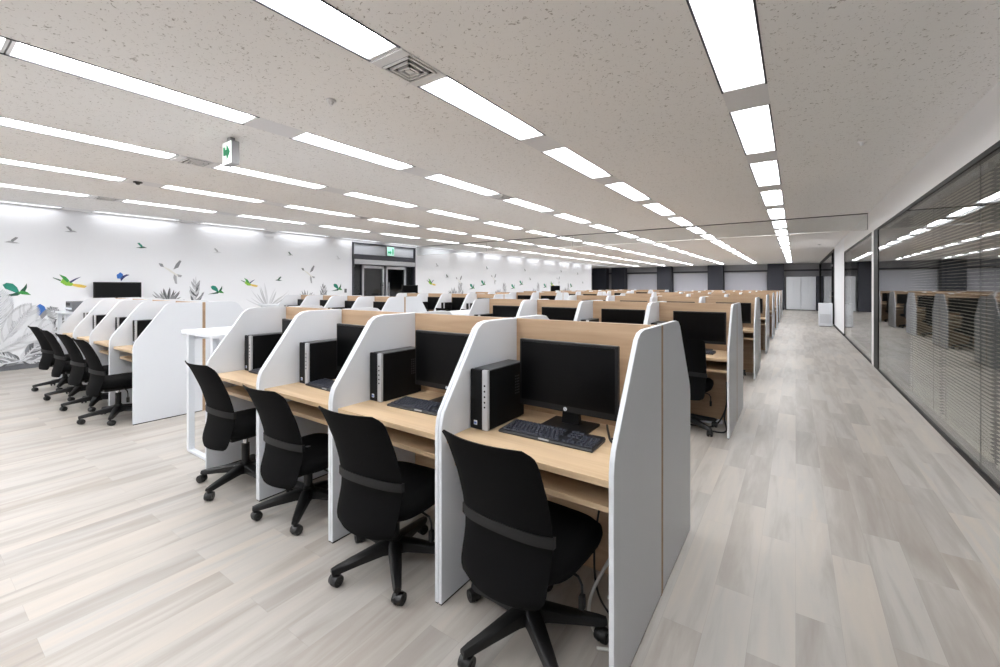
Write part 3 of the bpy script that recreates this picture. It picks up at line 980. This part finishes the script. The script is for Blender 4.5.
def caster_mb(a, tw, m_=None):
    m_ = m_ or MB()
    c_ = Vector((math.cos(a) * .287, math.sin(a) * .287, 0))
    m_.cyl(c_ + Vector((0, 0, .05)), c_ + Vector((0, 0, .075)), .008, n=10)
    ax = Vector((math.cos(tw), math.sin(tw), 0)); fw = Vector((-ax.y, ax.x, 0))
    cc = c_ + fw * .012 + Vector((0, 0, .0285))
    for s_ in (-1, 1):
        m_.cyl(cc + ax * s_ * .006, cc + ax * s_ * .023, .028, .025, 18)
        m_.cyl(cc + ax * s_ * .023, cc + ax * s_ * .0255, .012, .010, 12)
    rings = []
    for i in range(8):
        b_ = R(-10 + 200 * i / 7)
        o_ = fw * math.cos(b_) * .026 + Vector((0, 0, math.sin(b_) * .026))
        i_ = o_ * 0.7
        rings.append([cc + o_ * 1.06 - ax * .006, cc + o_ * 1.06 + ax * .006, cc + i_ + ax * .006, cc + i_ - ax * .006])
    m_.loft(rings)
    return m_


BASE_ROT = R(34)
TW = [random.uniform(0, PI) for _ in range(5)]
column = lambda m_: m_.cyl((0, 0, .07), (0, 0, .15), .034, .03, 18).cyl((0, 0, .13), (0, 0, .27), .025, .025, 18)
ch = empty('office_chair')
chair_seat().obj('seat', M['seat_black'], ch, 50)
bk = chair_back().obj('backrest', M['mesh_black'], ch, 60)
part_label(chair_strap().obj('lumbar_strap', M['strap'], bk, 30), 'charcoal strap across the backrest')
mm = MB().rbox((-.09, -.13, .335), (.09, .12, .374), .01)
mm.loft([[(-.03, -.10, .335), (.03, -.10, .335), (.03, -.10, .37), (-.03, -.10, .37)], [(-.03, -.212, .34), (.03, -.212, .34), (.03, -.208, .365), (-.03, -.208, .365)]])
mm.obj('seat_mechanism', M['plastic'], ch)
lv = MB().tube([(.09, .02, .35), (.16, .02, .345), (.2, .02, .335), (.215, .02, .31), (.215, .02, .27)], .005)
lv.rbox((.205, .008, .225), (.225, .032, .275), .004)
lv.obj('height_lever', M['plastic'], ch)
cl = column(MB()).obj('gas_column', M['plastic'], ch, 40)
part_label(MB().cyl((0, 0, .27), (0, 0, .385), .015, n=16).obj('column_rod', M['chrome'], cl, 40), 'chrome column rod')
MB().cyl((0, 0, .068), (0, 0, .142), .04, .036, 20).obj('base_hub', M['plastic'], ch, 40)
for i in range(5):
    a = BASE_ROT + 2 * PI * i / 5
    lg = leg_mb(a).obj('leg', M['plastic'], ch, 40)
    caster_mb(a, TW[i]).obj('caster', M['wheel'], lg, 40)
st_chair = Stamp(ch)
# the same chair with its five-legged base as one part, for the smaller ones
c2 = empty('office_chair')
me_seat, me_back = [o.data for o in ch.children if o.name.startswith('seat')][0], bk.data
for nm_, me in (('seat', [o.data for o in ch.children if o.name.split('.')[0] == 'seat'][0]), ('backrest', bk.data)):
    o = bpy.data.objects.new(nm_, me); COL.objects.link(o); o.parent = c2
o = bpy.data.objects.new('lumbar_strap', bk.children[0].data); COL.objects.link(o); o.parent = [x for x in c2.children if x.data == bk.data][0]
part_label(o, 'charcoal strap across the backrest')
bs = MB()
for i in range(5):
    a = BASE_ROT + 2 * PI * i / 5
    g = leg_mb(a); bs.add(g.v, g.f); caster_mb(a, TW[i], bs)
column(bs); bs.cyl((0, 0, .27), (0, 0, .34), .015); bs.rbox((-.09, -.13, .335), (.09, .12, .374), .01); bs.cyl((0, 0, .068), (0, 0, .142), .04, .036, 20)
bs.box((-.03, -.21, .34), (.03, -.1, .365))
bs.obj('star_base', M['plastic'], c2, 40)
st_chair2 = Stamp(c2)

# ------------------------------------------------------------------ monitor, computer, keyboard
MW, MH = .248, .161
mo = empty('computer_monitor')
g = MB().rbox((-MW, -.022, .078), (MW, .004, .078 + 2 * MH), .005)
g.rbox((-.18, 0, .13), (.18, .03, .36), .012)
g.obj('monitor_housing', M['bezel'], mo)
MB().box((-MW + .012, -.0235, .078 + .030), (MW - .012, -.0215, .078 + 2 * MH - .012)).obj('screen_panel', M['screen'], mo)
lg = MB().cyl((0, -.0222, .093), (0, -.0245, .093), .0085, n=20).obj('logo_badge', M['badge'], mo)
t_ = MB()
for (x0, h0, h1) in ((-.0035, -.004, .006), (.0018, -.006, .003)):
    t_.add([(x0 - .0012, -.0252, .093 + h0), (x0 + .0002, -.0252, .093 + h0), (x0 + .0022, -.0252, .093 + h1), (x0 + .0008, -.0252, .093 + h1),
            (x0 - .0012, -.0244, .093 + h0), (x0 + .0002, -.0244, .093 + h0), (x0 + .0022, -.0244, .093 + h1), (x0 + .0008, -.0244, .093 + h1)],
           [(0, 1, 2, 3), (7, 6, 5, 4), (0, 4, 5, 1), (1, 5, 6, 2), (2, 6, 7, 3), (3, 7, 4, 0)])
t_.obj('logo_strokes', M['bezel'], lg)
MB().loft([[(-.045, .03, .006), (.045, .03, .006), (.045, .06, .006), (-.045, .06, .006)], [(-.035, .03, .12), (.035, .03, .12), (.035, .055, .12), (-.035, .055, .12)], [(-.035, .012, .22), (.035, .012, .22), (.035, .032, .22), (-.035, .032, .22)]]).obj('stand_neck', M['bezel'], mo)
MB().rbox((-.115, -.06, 0), (.115, .11, .012), .004).obj('stand_foot', M['bezel'], mo)
st_mon = Stamp(mo)

pc = empty('computer_tower')
MB().rbox((-.048, 0, 0.004), (.048, .30, .272), .004).obj('tower_case', M['case'], pc)
MB().rbox((-.052, -.014, .002), (.016, .003, .276), .005).obj('front_bezel', M['case'], pc)
fs = MB().rbox((.016, -.015, .002), (.047, .003, .276), .004).obj('front_strip', M['silver'], pc)
pt = MB()
for z in (.205, .18, .155, .13, .108):
    pt.cyl((.031, -.0145, z), (.031, -.0165, z), .0045, n=12)
pt.obj('port', M['case'], fs)
MB().box((-.046, .01, .2725), (.046, .295, .276)).obj('top_cover', M['case_top'], pc)
bd = MB().rbox((-.03, -.016, .022), (-.012, -.0135, .042), .001).obj('processor_sticker', M['badge'], pc)
MB().box((-.028, -.0165, .026), (-.014, -.0155, .036)).obj('sticker_mark', M['badge_blue'], bd)
sl = MB()
for i in range(7):
    for j in range(3):
        sl.box((.0475, .215 + .014 * j, .125 + .014 * i), (.0488, .223 + .014 * j, .131 + .014 * i))
sl.obj('side_vent', M['case_top'], pc)
MB().box((-.04, .02, 0), (.04, .28, .005)).obj('rubber_foot', M['wheel'], pc)
st_pc = Stamp(pc)

kb = empty('keyboard')
MB().loft([[(-.222, -.072, 0), (.222, -.072, 0), (.222, .072, 0), (-.222, .072, 0)], [(-.224, -.074, .006), (.224, -.074, .006), (.224, .074, .012), (-.224, .074, .012)], [(-.22, -.070, .012), (.22, -.070, .012), (.22, .070, .021), (-.22, .070, .021)]]).obj('keyboard_base', M['keybase'], kb)
kk = MB()
zs = lambda y: .0125 + (y + .07) / .14 * .009
rows_ = [(-.052, [(-.21, 1.25), (-.186, 1.25), (-.162, 1.25), (-.138, 5.6), (-.03, 1.25), (-.006, 1.25), (.018, 1.25), (.042, 1.25)])]


def key(x, y, w_, d_=.0155):
    kk.loft([[(x, y, zs(y)), (x + w_, y, zs(y)), (x + w_, y + d_, zs(y + d_)), (x, y + d_, zs(y + d_))],
             [(x + .002, y + .002, zs(y) + .007), (x + w_ - .002, y + .002, zs(y) + .007), (x + w_ - .002, y + d_ - .002, zs(y + d_) + .007), (x + .002, y + d_ - .002, zs(y + d_) + .007)]])


for i, y in enumerate((-.058, -.039, -.020, -.001, .018, .044)):
    if i == 0:
        for x, w_ in ((-.21, .022), (-.186, .022), (-.162, .022), (-.138, .108), (-.028, .022), (-.004, .022), (.02, .022), (.044, .022)):
            key(x, y, w_)
    else:
        x = -.21 + [0, .0, .0, .0, 0, 0][i]
        key(x, y, .017 + [0, .02, .012, .008, 0, 0][i]); x += .019 + [0, .02, .012, .008, 0, 0][i]
        while x < .048:
            key(x, y, .017); x += .019
    for k in range(3):
        if i in (0, 3, 4, 5) or (i == 1 and k == 1):
            key(.082 + .019 * k, y, .017)
    for k in range(4):
        if i < 5:
            key(.144 + .0185 * k, y, .0165)
kk.obj('keycaps', M['keycap'], kb)
part_label(MB().box((-.02, -.0745, .008), (.03, -.068, .0125)).obj('logo_strip', M['silver'], kb), 'bright maker strip on the front edge')
st_kb = Stamp(kb)

# ------------------------------------------------------------------ fill the rows
HIDDEN = set()
# small things standing wholly behind the booths
HIDDEN.update('C0A10 M0A10 P0A10 K0A10 C0A11 M0A11 P0A11 K0A11 C0A12 M0A12 P0A12 K0A12 C0A13 M0A13 P0A13 K0A13 K0B00 M0B01 K0B01 M0B02 K0B02 M0B03 K0B03 M0B10'.split())
HIDDEN.update('P0B10 K0B10 C0B11 M0B11 P0B11 K0B11 C0B12 M0B12 P0B12 K0B12 C0B13 M0B13 P0B13 K0B13 C1A10 M1A10 P1A10 K1A10 C1A11 M1A11 P1A11 K1A11 C1A12 M1A12'.split())
HIDDEN.update('P1A12 K1A12 C1A13 M1A13 P1A13 K1A13 K1B00 K1B02 K1B03 M1B10 P1B10 K1B10 C1B11 M1B11 P1B11 K1B11 C1B12 M1B12 P1B12 K1B12 C1B13 M1B13 P1B13 K1B13'.split())
HIDDEN.update('C2A01 K2A01 C2A02 K2A02 C2A03 K2A03 C2A10 M2A10 P2A10 K2A10 C2A11 M2A11 P2A11 K2A11 C2A12 M2A12 P2A12 K2A12 C2A13 M2A13 P2A13 K2A13 K2B00 C2B03'.split())
HIDDEN.update('K2B03 C2B10 M2B10 P2B10 K2B10 C2B11 M2B11 P2B11 K2B11 C2B12 M2B12 P2B12 K2B12 C2B13 M2B13 P2B13 K2B13 P3A00 C3A01 P3A01 K3A01 C3A02 P3A02 K3A02'.split())
HIDDEN.update('C3A03 P3A03 K3A03 C3A10 M3A10 P3A10 K3A10 C3A11 M3A11 P3A11 K3A11 C3A12 M3A12 P3A12 K3A12 C3A13 M3A13 P3A13 K3A13 K3B01 C3B02 P3B02 K3B02 C3B03'.split())
HIDDEN.update('P3B03 K3B03 C3B10 M3B10 P3B10 K3B10 C3B11 M3B11 P3B11 K3B11 C3B12 M3B12 P3B12 K3B12 C3B13 M3B13 P3B13 K3B13 P4A00 C4A01 P4A01 K4A01 C4A02 P4A02'.split())
HIDDEN.update('K4A02 C4A03 M4A03 P4A03 K4A03 C4A10 M4A10 P4A10 K4A10 C4A11 M4A11 P4A11 K4A11 C4A12 M4A12 P4A12 K4A12 C4A13 M4A13 P4A13 K4A13 C4B00 K4B00 C4B01'.split())
HIDDEN.update('P4B01 K4B01 C4B02 P4B02 K4B02 C4B03 P4B03 K4B03 C4B10 M4B10 P4B10 K4B10 C4B11 M4B11 P4B11 K4B11 C4B12 M4B12 P4B12 K4B12 C4B13 M4B13 P4B13 K4B13'.split())
HIDDEN.update('P5A00 C5A01 M5A01 P5A01 K5A01 C5A02 M5A02 P5A02 K5A02 C5A03 P5A03 K5A03 C5A10 M5A10 P5A10 K5A10 C5A11 M5A11 P5A11 K5A11 C5A12 M5A12 P5A12 K5A12'.split())
HIDDEN.update('C5A13 M5A13 P5A13 K5A13 K5B00 C5B01 P5B01 K5B01 C5B02 M5B02 P5B02 K5B02 C5B03 M5B03 P5B03 K5B03 C5B10 M5B10 P5B10 K5B10 C5B11 M5B11 P5B11 K5B11'.split())
HIDDEN.update('C5B12 M5B12 P5B12 K5B12 C5B13 M5B13 P5B13 K5B13 P6A00 C6A01 M6A01 P6A01 K6A01 C6A02 M6A02 P6A02 K6A02 C6A03 M6A03 P6A03 K6A03 C6A10 M6A10 P6A10'.split())
HIDDEN.update('K6A10 C6A11 M6A11 P6A11 K6A11 C6A12 M6A12 P6A12 K6A12 C6A13 M6A13 P6A13 K6A13 C6B00 K6B00 C6B01 M6B01 P6B01 K6B01 C6B02 M6B02 P6B02 K6B02 C6B03'.split())
HIDDEN.update('M6B03 P6B03 K6B03 C6B10 M6B10 P6B10 K6B10 C6B11 M6B11 P6B11 K6B11 C6B12 M6B12 P6B12 K6B12 C6B13 M6B13 P6B13 K6B13 P7A00 K7A00 C7A01 M7A01 P7A01'.split())
HIDDEN.update('K7A01 C7A02 M7A02 P7A02 K7A02 C7A03 M7A03 P7A03 K7A03 C7A10 M7A10 P7A10 K7A10 C7A11 M7A11 P7A11 K7A11 C7A12 M7A12 P7A12 K7A12 C7A13 M7A13 P7A13'.split())
HIDDEN.update('K7A13 C7B00 P7B00 K7B00 C7B01 M7B01 P7B01 K7B01 C7B02 M7B02 P7B02 K7B02 C7B03 M7B03 P7B03 K7B03 C7B10 M7B10 P7B10 K7B10 C7B11 M7B11 P7B11 K7B11'.split())
HIDDEN.update('C7B12 M7B12 P7B12 K7B12 C7B13 M7B13 P7B13 K7B13'.split())



def place_name(r_, side, blk, k):
    return '%s from the %s, %s side, %s row, %s block' % (ORD[k], 'corridor' if blk == 'A' else 'cross aisle', 'near' if side == 0 else 'far', ROWNAME[r_], 'right' if blk == 'A' else 'left')


rnd = random.Random(11)
KEYED = []
for r_ in range(N_ROWS):
    for blk, xe in BLOCKS.items():
        for side in (0, 1):
            for k in range(4):
                yf = Y_ROW0 + ROWP * r_ + YOFF[blk]
                xc = xe - PITCH / 2 - PITCH * k
                if side == 0:
                    base, rz = (xc, yf, 0), 0.0
                else:
                    base, rz = (xc, yf + 2 * HALF + 0.004, 0), PI
                T = Matrix.Translation(base) @ Matrix.Rotation(rz, 4, 'Z')
                at = lambda x, y, z=0.0: tuple(T @ Vector((x, y, z)))
                where = place_name(r_, side, blk, k)
                tg = '%d%s%d%d' % (r_, blk, side, k)
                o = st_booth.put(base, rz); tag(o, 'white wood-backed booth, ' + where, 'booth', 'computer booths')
                jx, jr, jy = rnd.uniform(-.03, .03), rnd.uniform(-.12, .12), rnd.uniform(-.05, .05)
                drop, spin = 0.0, 0.0
                if r_ == 0 and side == 0 and blk == 'A':
                    jx, jy, jr = ((.02, -.01, -.04), (.03, -.015, .08), (-.035, .04, .03), (.035, .0, -.0))[k]
                    drop, spin = (.03, .025, .05, -.02)[k], (0, -.1, -.15, .7)[k]
                elif r_ == 0 and side == 0:
                    jx, jy, jr = ((-.03, -.1, .02), (-.035, -.09, .05), (-.025, -.1, .0), (-.035, -.09, .08))[k]
                    spin = .2
                elif r_ == 1 and side == 0 and k == 0 and blk == 'A':
                    jx, jy, jr, drop = 0.0, 0.04, 0.05, -.04
                if 'C' + tg not in HIDDEN:
                    s_ = st_chair if (side == 0 and (r_ == 0 or (r_ <= 2 and blk == 'A' and k == 0))) else st_chair2
                    o = s_.put(at(jx, .09 + jy), rz + jr); tag(o, 'black mesh office chair, ' + where, 'chair', 'office chairs')
                    for c_ in o.children if drop or spin else []:
                        if c_.name.split('.')[0] in ('seat', 'backrest', 'seat_mechanism', 'height_lever'):
                            c_.location.z -= drop
                        elif spin:
                            c_.rotation_euler.z = spin
                my, ky = .446, .298
                jm = rnd.uniform(.012, .07)
                jm_r = rnd.uniform(-.03, .03)
                px, py = rnd.uniform(-.316, -.309), rnd.uniform(.19, .27)
                if r_ == 0 and side == 0 and blk == 'A':
                    jm, jm_r = ((.006, -.01), (.06, 0), (.065, -.02), (.085, -0.12))[k]
                    px, py = ((-.312, .204), (-.312, .25), (-.29, .265), (-.275, .26))[k]
                if 'M' + tg not in HIDDEN:
                    o = st_mon.put(at(jm, my, .7142), rz + jm_r); tag(o, 'black flat monitor, ' + where, 'monitor', 'booth monitors')
                if 'P' + tg not in HIDDEN:
                    o = st_pc.put(at(px, py, .7142), rz); tag(o, 'black slim computer tower, ' + where, 'computer', 'booth computers')
                jk, jkr = rnd.uniform(-.03, .03), rnd.uniform(-.05, .05)
                if r_ == 0 and side == 0 and blk == 'A' and k == 0:
                    jk = -.005
                if 'K' + tg not in HIDDEN:
                    o = st_kb.put(at(jk, ky, .7142), rz + jkr); tag(o, 'dark keyboard, ' + where, 'keyboard', 'booth keyboards')


# ------------------------------------------------------------------ standing tables at the left end of each block
def stand_table(x, y, label):
    r = empty('standing_table', (x, y, 0)); tag(r, label, 'table', 'white standing tables')
    pts = []
    for (cx, cy, a0) in ((.35 - .04, .58 - .04, 0), (-.34 + .06, .58 - .06, 90), (-.34 + .06, -.58 + .06, 180), (.35 - .04, -.58 + .04, 270)):
        rr = .06 if cx < 0 else .04
        pts += arc(cx, cy, rr, a0, a0 + 90, 5)
    MB().prism(pts, .975, 1.0, 'XY').obj('table_top', M['laminate'], r)
    for s_ in (-1, 1):
        yy = s_ * .545
        for xx in (-.19, .26):
            MB().rbox((xx - .022, yy - .022, .02), (xx + .022, yy + .022, .975), .003).obj('leg', M['laminate'], r)
        MB().rbox((-.212, yy - .02, 0), (.282, yy + .02, .022), .003).obj('foot_rail', M['laminate'], r)
    MB().box((-.19, -.52, .93), (-.15, .52, .972)).obj('top_rail', M['laminate'], r)


for r_ in range(2):
    for blk, xe in BLOCKS.items():
        stand_table(xe - 4 * PITCH - .355, Y_ROW0 + ROWP * r_ + HALF + .03 + YOFF[blk], 'white standing table at the left end of the %s row, %s block' % (ROWNAME[r_], 'right' if blk == 'A' else 'left'))

xt = BLOCKS['B'] - 4 * PITCH - .33
r = empty('desktop_printer', (xt + .05, Y_ROW0 + .36, 1.0)); tag(r, 'grey slotted box on the white standing table by the leaf mural', 'printer')
MB().rbox((-.2, -.17, .01), (.2, .17, .15), .01).obj('printer_body', M['base_grey'], r)
MB().rbox((-.16, -.185, .035), (.16, -.165, .06), .003).obj('paper_slot', M['badge'], r)
MB().box((-.15, -.176, .09), (.05, -.169, .13)).obj('display_panel', M['case'], r)
MB().box((-.17, -.14, 0), (.17, .14, .01)).obj('rubber_foot', M['wheel'], r)

# monitors standing on taller stands among the far rows
for (x, y, z, rz, lab) in ((-9.1, 8.6, 0, R(75), 'black monitor on a high stand in front of the double door'),
                           (-9.3, 18.0, 0, R(60), 'black monitor on a high stand by the far mural wall')):
    r = empty('display_stand', (x, y, z), rz); tag(r, lab, 'screen', 'screens on high stands')
    MB().rbox((-.25, -.02, 1.08), (.25, .02, 1.41), .006).obj('screen_housing', M['bezel'], r)
    MB().box((-.235, -.023, 1.095), (.235, -.019, 1.398)).obj('screen_panel', M['screen'], r)
    MB().rbox((-.03, .02, .03), (.03, .06, 1.3), .004).obj('stand_pole', M['plastic'], r)
    MB().rbox((-.25, -.2, 0), (.25, .24, .03), .01).obj('stand_foot', M['plastic'], r)


# ------------------------------------------------------------------ cables
def cable(pts, r_, mat, label, cat='cable'):
    o = MB().tube(catmull(pts, 8), r_, 8).obj('power_cable', mat, smooth=60)
    tag(o, label, cat, 'cables under and on the desks')


xc = BLOCKS['A'] - PITCH / 2
cable([(xc + .30, 1.95, .5), (xc + .27, 1.9, .3), (xc + .2, 1.78, .16), (xc + .17, 1.68, .06), (xc + .22, 1.6, .012), (xc + .3, 1.62, .012), (xc + .34, 1.74, .012), (xc + .28, 1.85, .012), (xc + .2, 1.8, .012)], .007, M['cable_white'], 'white cable looped on the floor inside the nearest booth')
cable([(xc + .24, 1.95, .45), (xc + .22, 1.88, .25), (xc + .25, 1.75, .1), (xc + .31, 1.68, .03), (xc + .33, 1.58, .008), (xc + .26, 1.53, .008)], .006, M['cable_white'], 'white cable drooping to the floor inside the nearest booth')
cable([(xc + .12, 1.95, .4), (xc + .1, 1.9, .15), (xc + .16, 1.8, .009), (xc + .3, 1.7, .009), (xc + .35, 1.86, .009)], .005, M['cable_black'], 'black cable on the floor inside the nearest booth')
cable([(xc + .15, 1.93, .7195), (xc + .19, 1.84, .7195), (xc + .24, 1.74, .7195), (xc + .29, 1.72, .7195), (xc + .31, 1.76, .7195), (xc + .27, 1.79, .7195), (xc + .23, 1.77, .7195)], .005, M['cable_black'], 'black cable coiled on the nearest worktop right of the monitor')
for k in (1,):
    x = BLOCKS['A'] - PITCH / 2 - PITCH * k
    cable([(x + .3, 1.95, .4), (x + .28, 1.9, .2), (x + .2, 1.82, .02), (x + .05, 1.8, .008), (x + .1, 1.9, .008), (x + .28, 1.85, .008)], .006, M['cable_white'], 'white cable on the floor inside the %s booth of the front row' % ORD[k])
x = BLOCKS['A'] - PITCH / 2 - PITCH * 3
cable([(-4.0, 1.95, .5), (-3.97, 1.9, .2), (-3.95, 1.75, .008), (-3.99, 1.62, .008), (-3.93, 1.52, .008), (-3.86, 1.56, .008)], .006, M['cable_black'], 'black cable curling on the floor under the front standing table')
yb = Y_ROW0 + ROWP
r = empty('power_strip', (xc + .12, yb + .42, 0), R(15)); tag(r, 'white power strip on the floor inside the second row corridor booth', 'power strip')
MB().rbox((-.16, -.025, 0), (.16, .025, .035), .005).obj('strip_body', M['laminate'], r)
s_ = MB()
for i in range(5):
    s_.box((-.13 + .055 * i, -.01, .035), (-.10 + .055 * i, .01, .0365))
s_.obj('socket', M['vent_dark'], r)
cable([(xc + .3, yb + .58, .4), (xc + .3, yb + .5, .15), (xc + .22, yb + .3, .01), (xc + .02, yb + .22, .01), (xc - .05, yb + .35, .01)], .008, M['cable_black'], 'black cable on the floor inside the second row corridor booth')
cable([(xc + .34, yb + .5, .35), (xc + .3, yb + .4, .1), (xc + .34, yb + .2, .012), (xc + .24, yb + .12, .012), (xc + .1, yb + .2, .012)], .008, M['cable_black'], 'black cable by the white panel inside the second row corridor booth')
for k in range(2):
    x = BLOCKS['B'] - PITCH / 2 - PITCH * k
    cable([(x + .09, 1.74, .93), (x + .1, 1.66, .95), (x + .07, 1.56, .86), (x + .02, 1.50, .7205), (x + .1, 1.47, .7205)], .005, M['base_grey'], 'grey cable hanging onto the worktop in the %s left block booth' % ORD[k])

# ------------------------------------------------------------------ camera, world, view
cam = bpy.data.cameras.new('camera'); co = bpy.data.objects.new('camera', cam); COL.objects.link(co)
co.location = (0, 0, CAM_H); co.rotation_euler = (R(90), 0, YAW)
cam.sensor_fit = 'HORIZONTAL'; cam.sensor_width = 36; cam.lens = 36 * F_PX / 1000
cam.shift_y = -(333.5 - HOR) / 1000; cam.shift_x = 0
cam.clip_start = 0.02; cam.clip_end = 200
SC.camera = co
wd = bpy.data.worlds.new('world'); SC.world = wd; wd.use_nodes = True
wd.node_tree.nodes['Background'].inputs[0].default_value = (0.8, 0.85, 0.9, 1)
wd.node_tree.nodes['Background'].inputs[1].default_value = 0.02
SC.view_settings.view_transform = 'Standard'
try:
    SC.view_settings.look = 'None'
except TypeError:
    pass
SC.view_settings.exposure = 0.0
SC.view_settings.gamma = 1.0
SC.view_settings.use_curve_mapping = False
SC.cycles.use_denoising = True
SC.cycles.max_bounces = 10
SC.cycles.diffuse_bounces = 6
SC.cycles.transparent_max_bounces = 24
SC.cycles.sample_clamp_indirect = 8
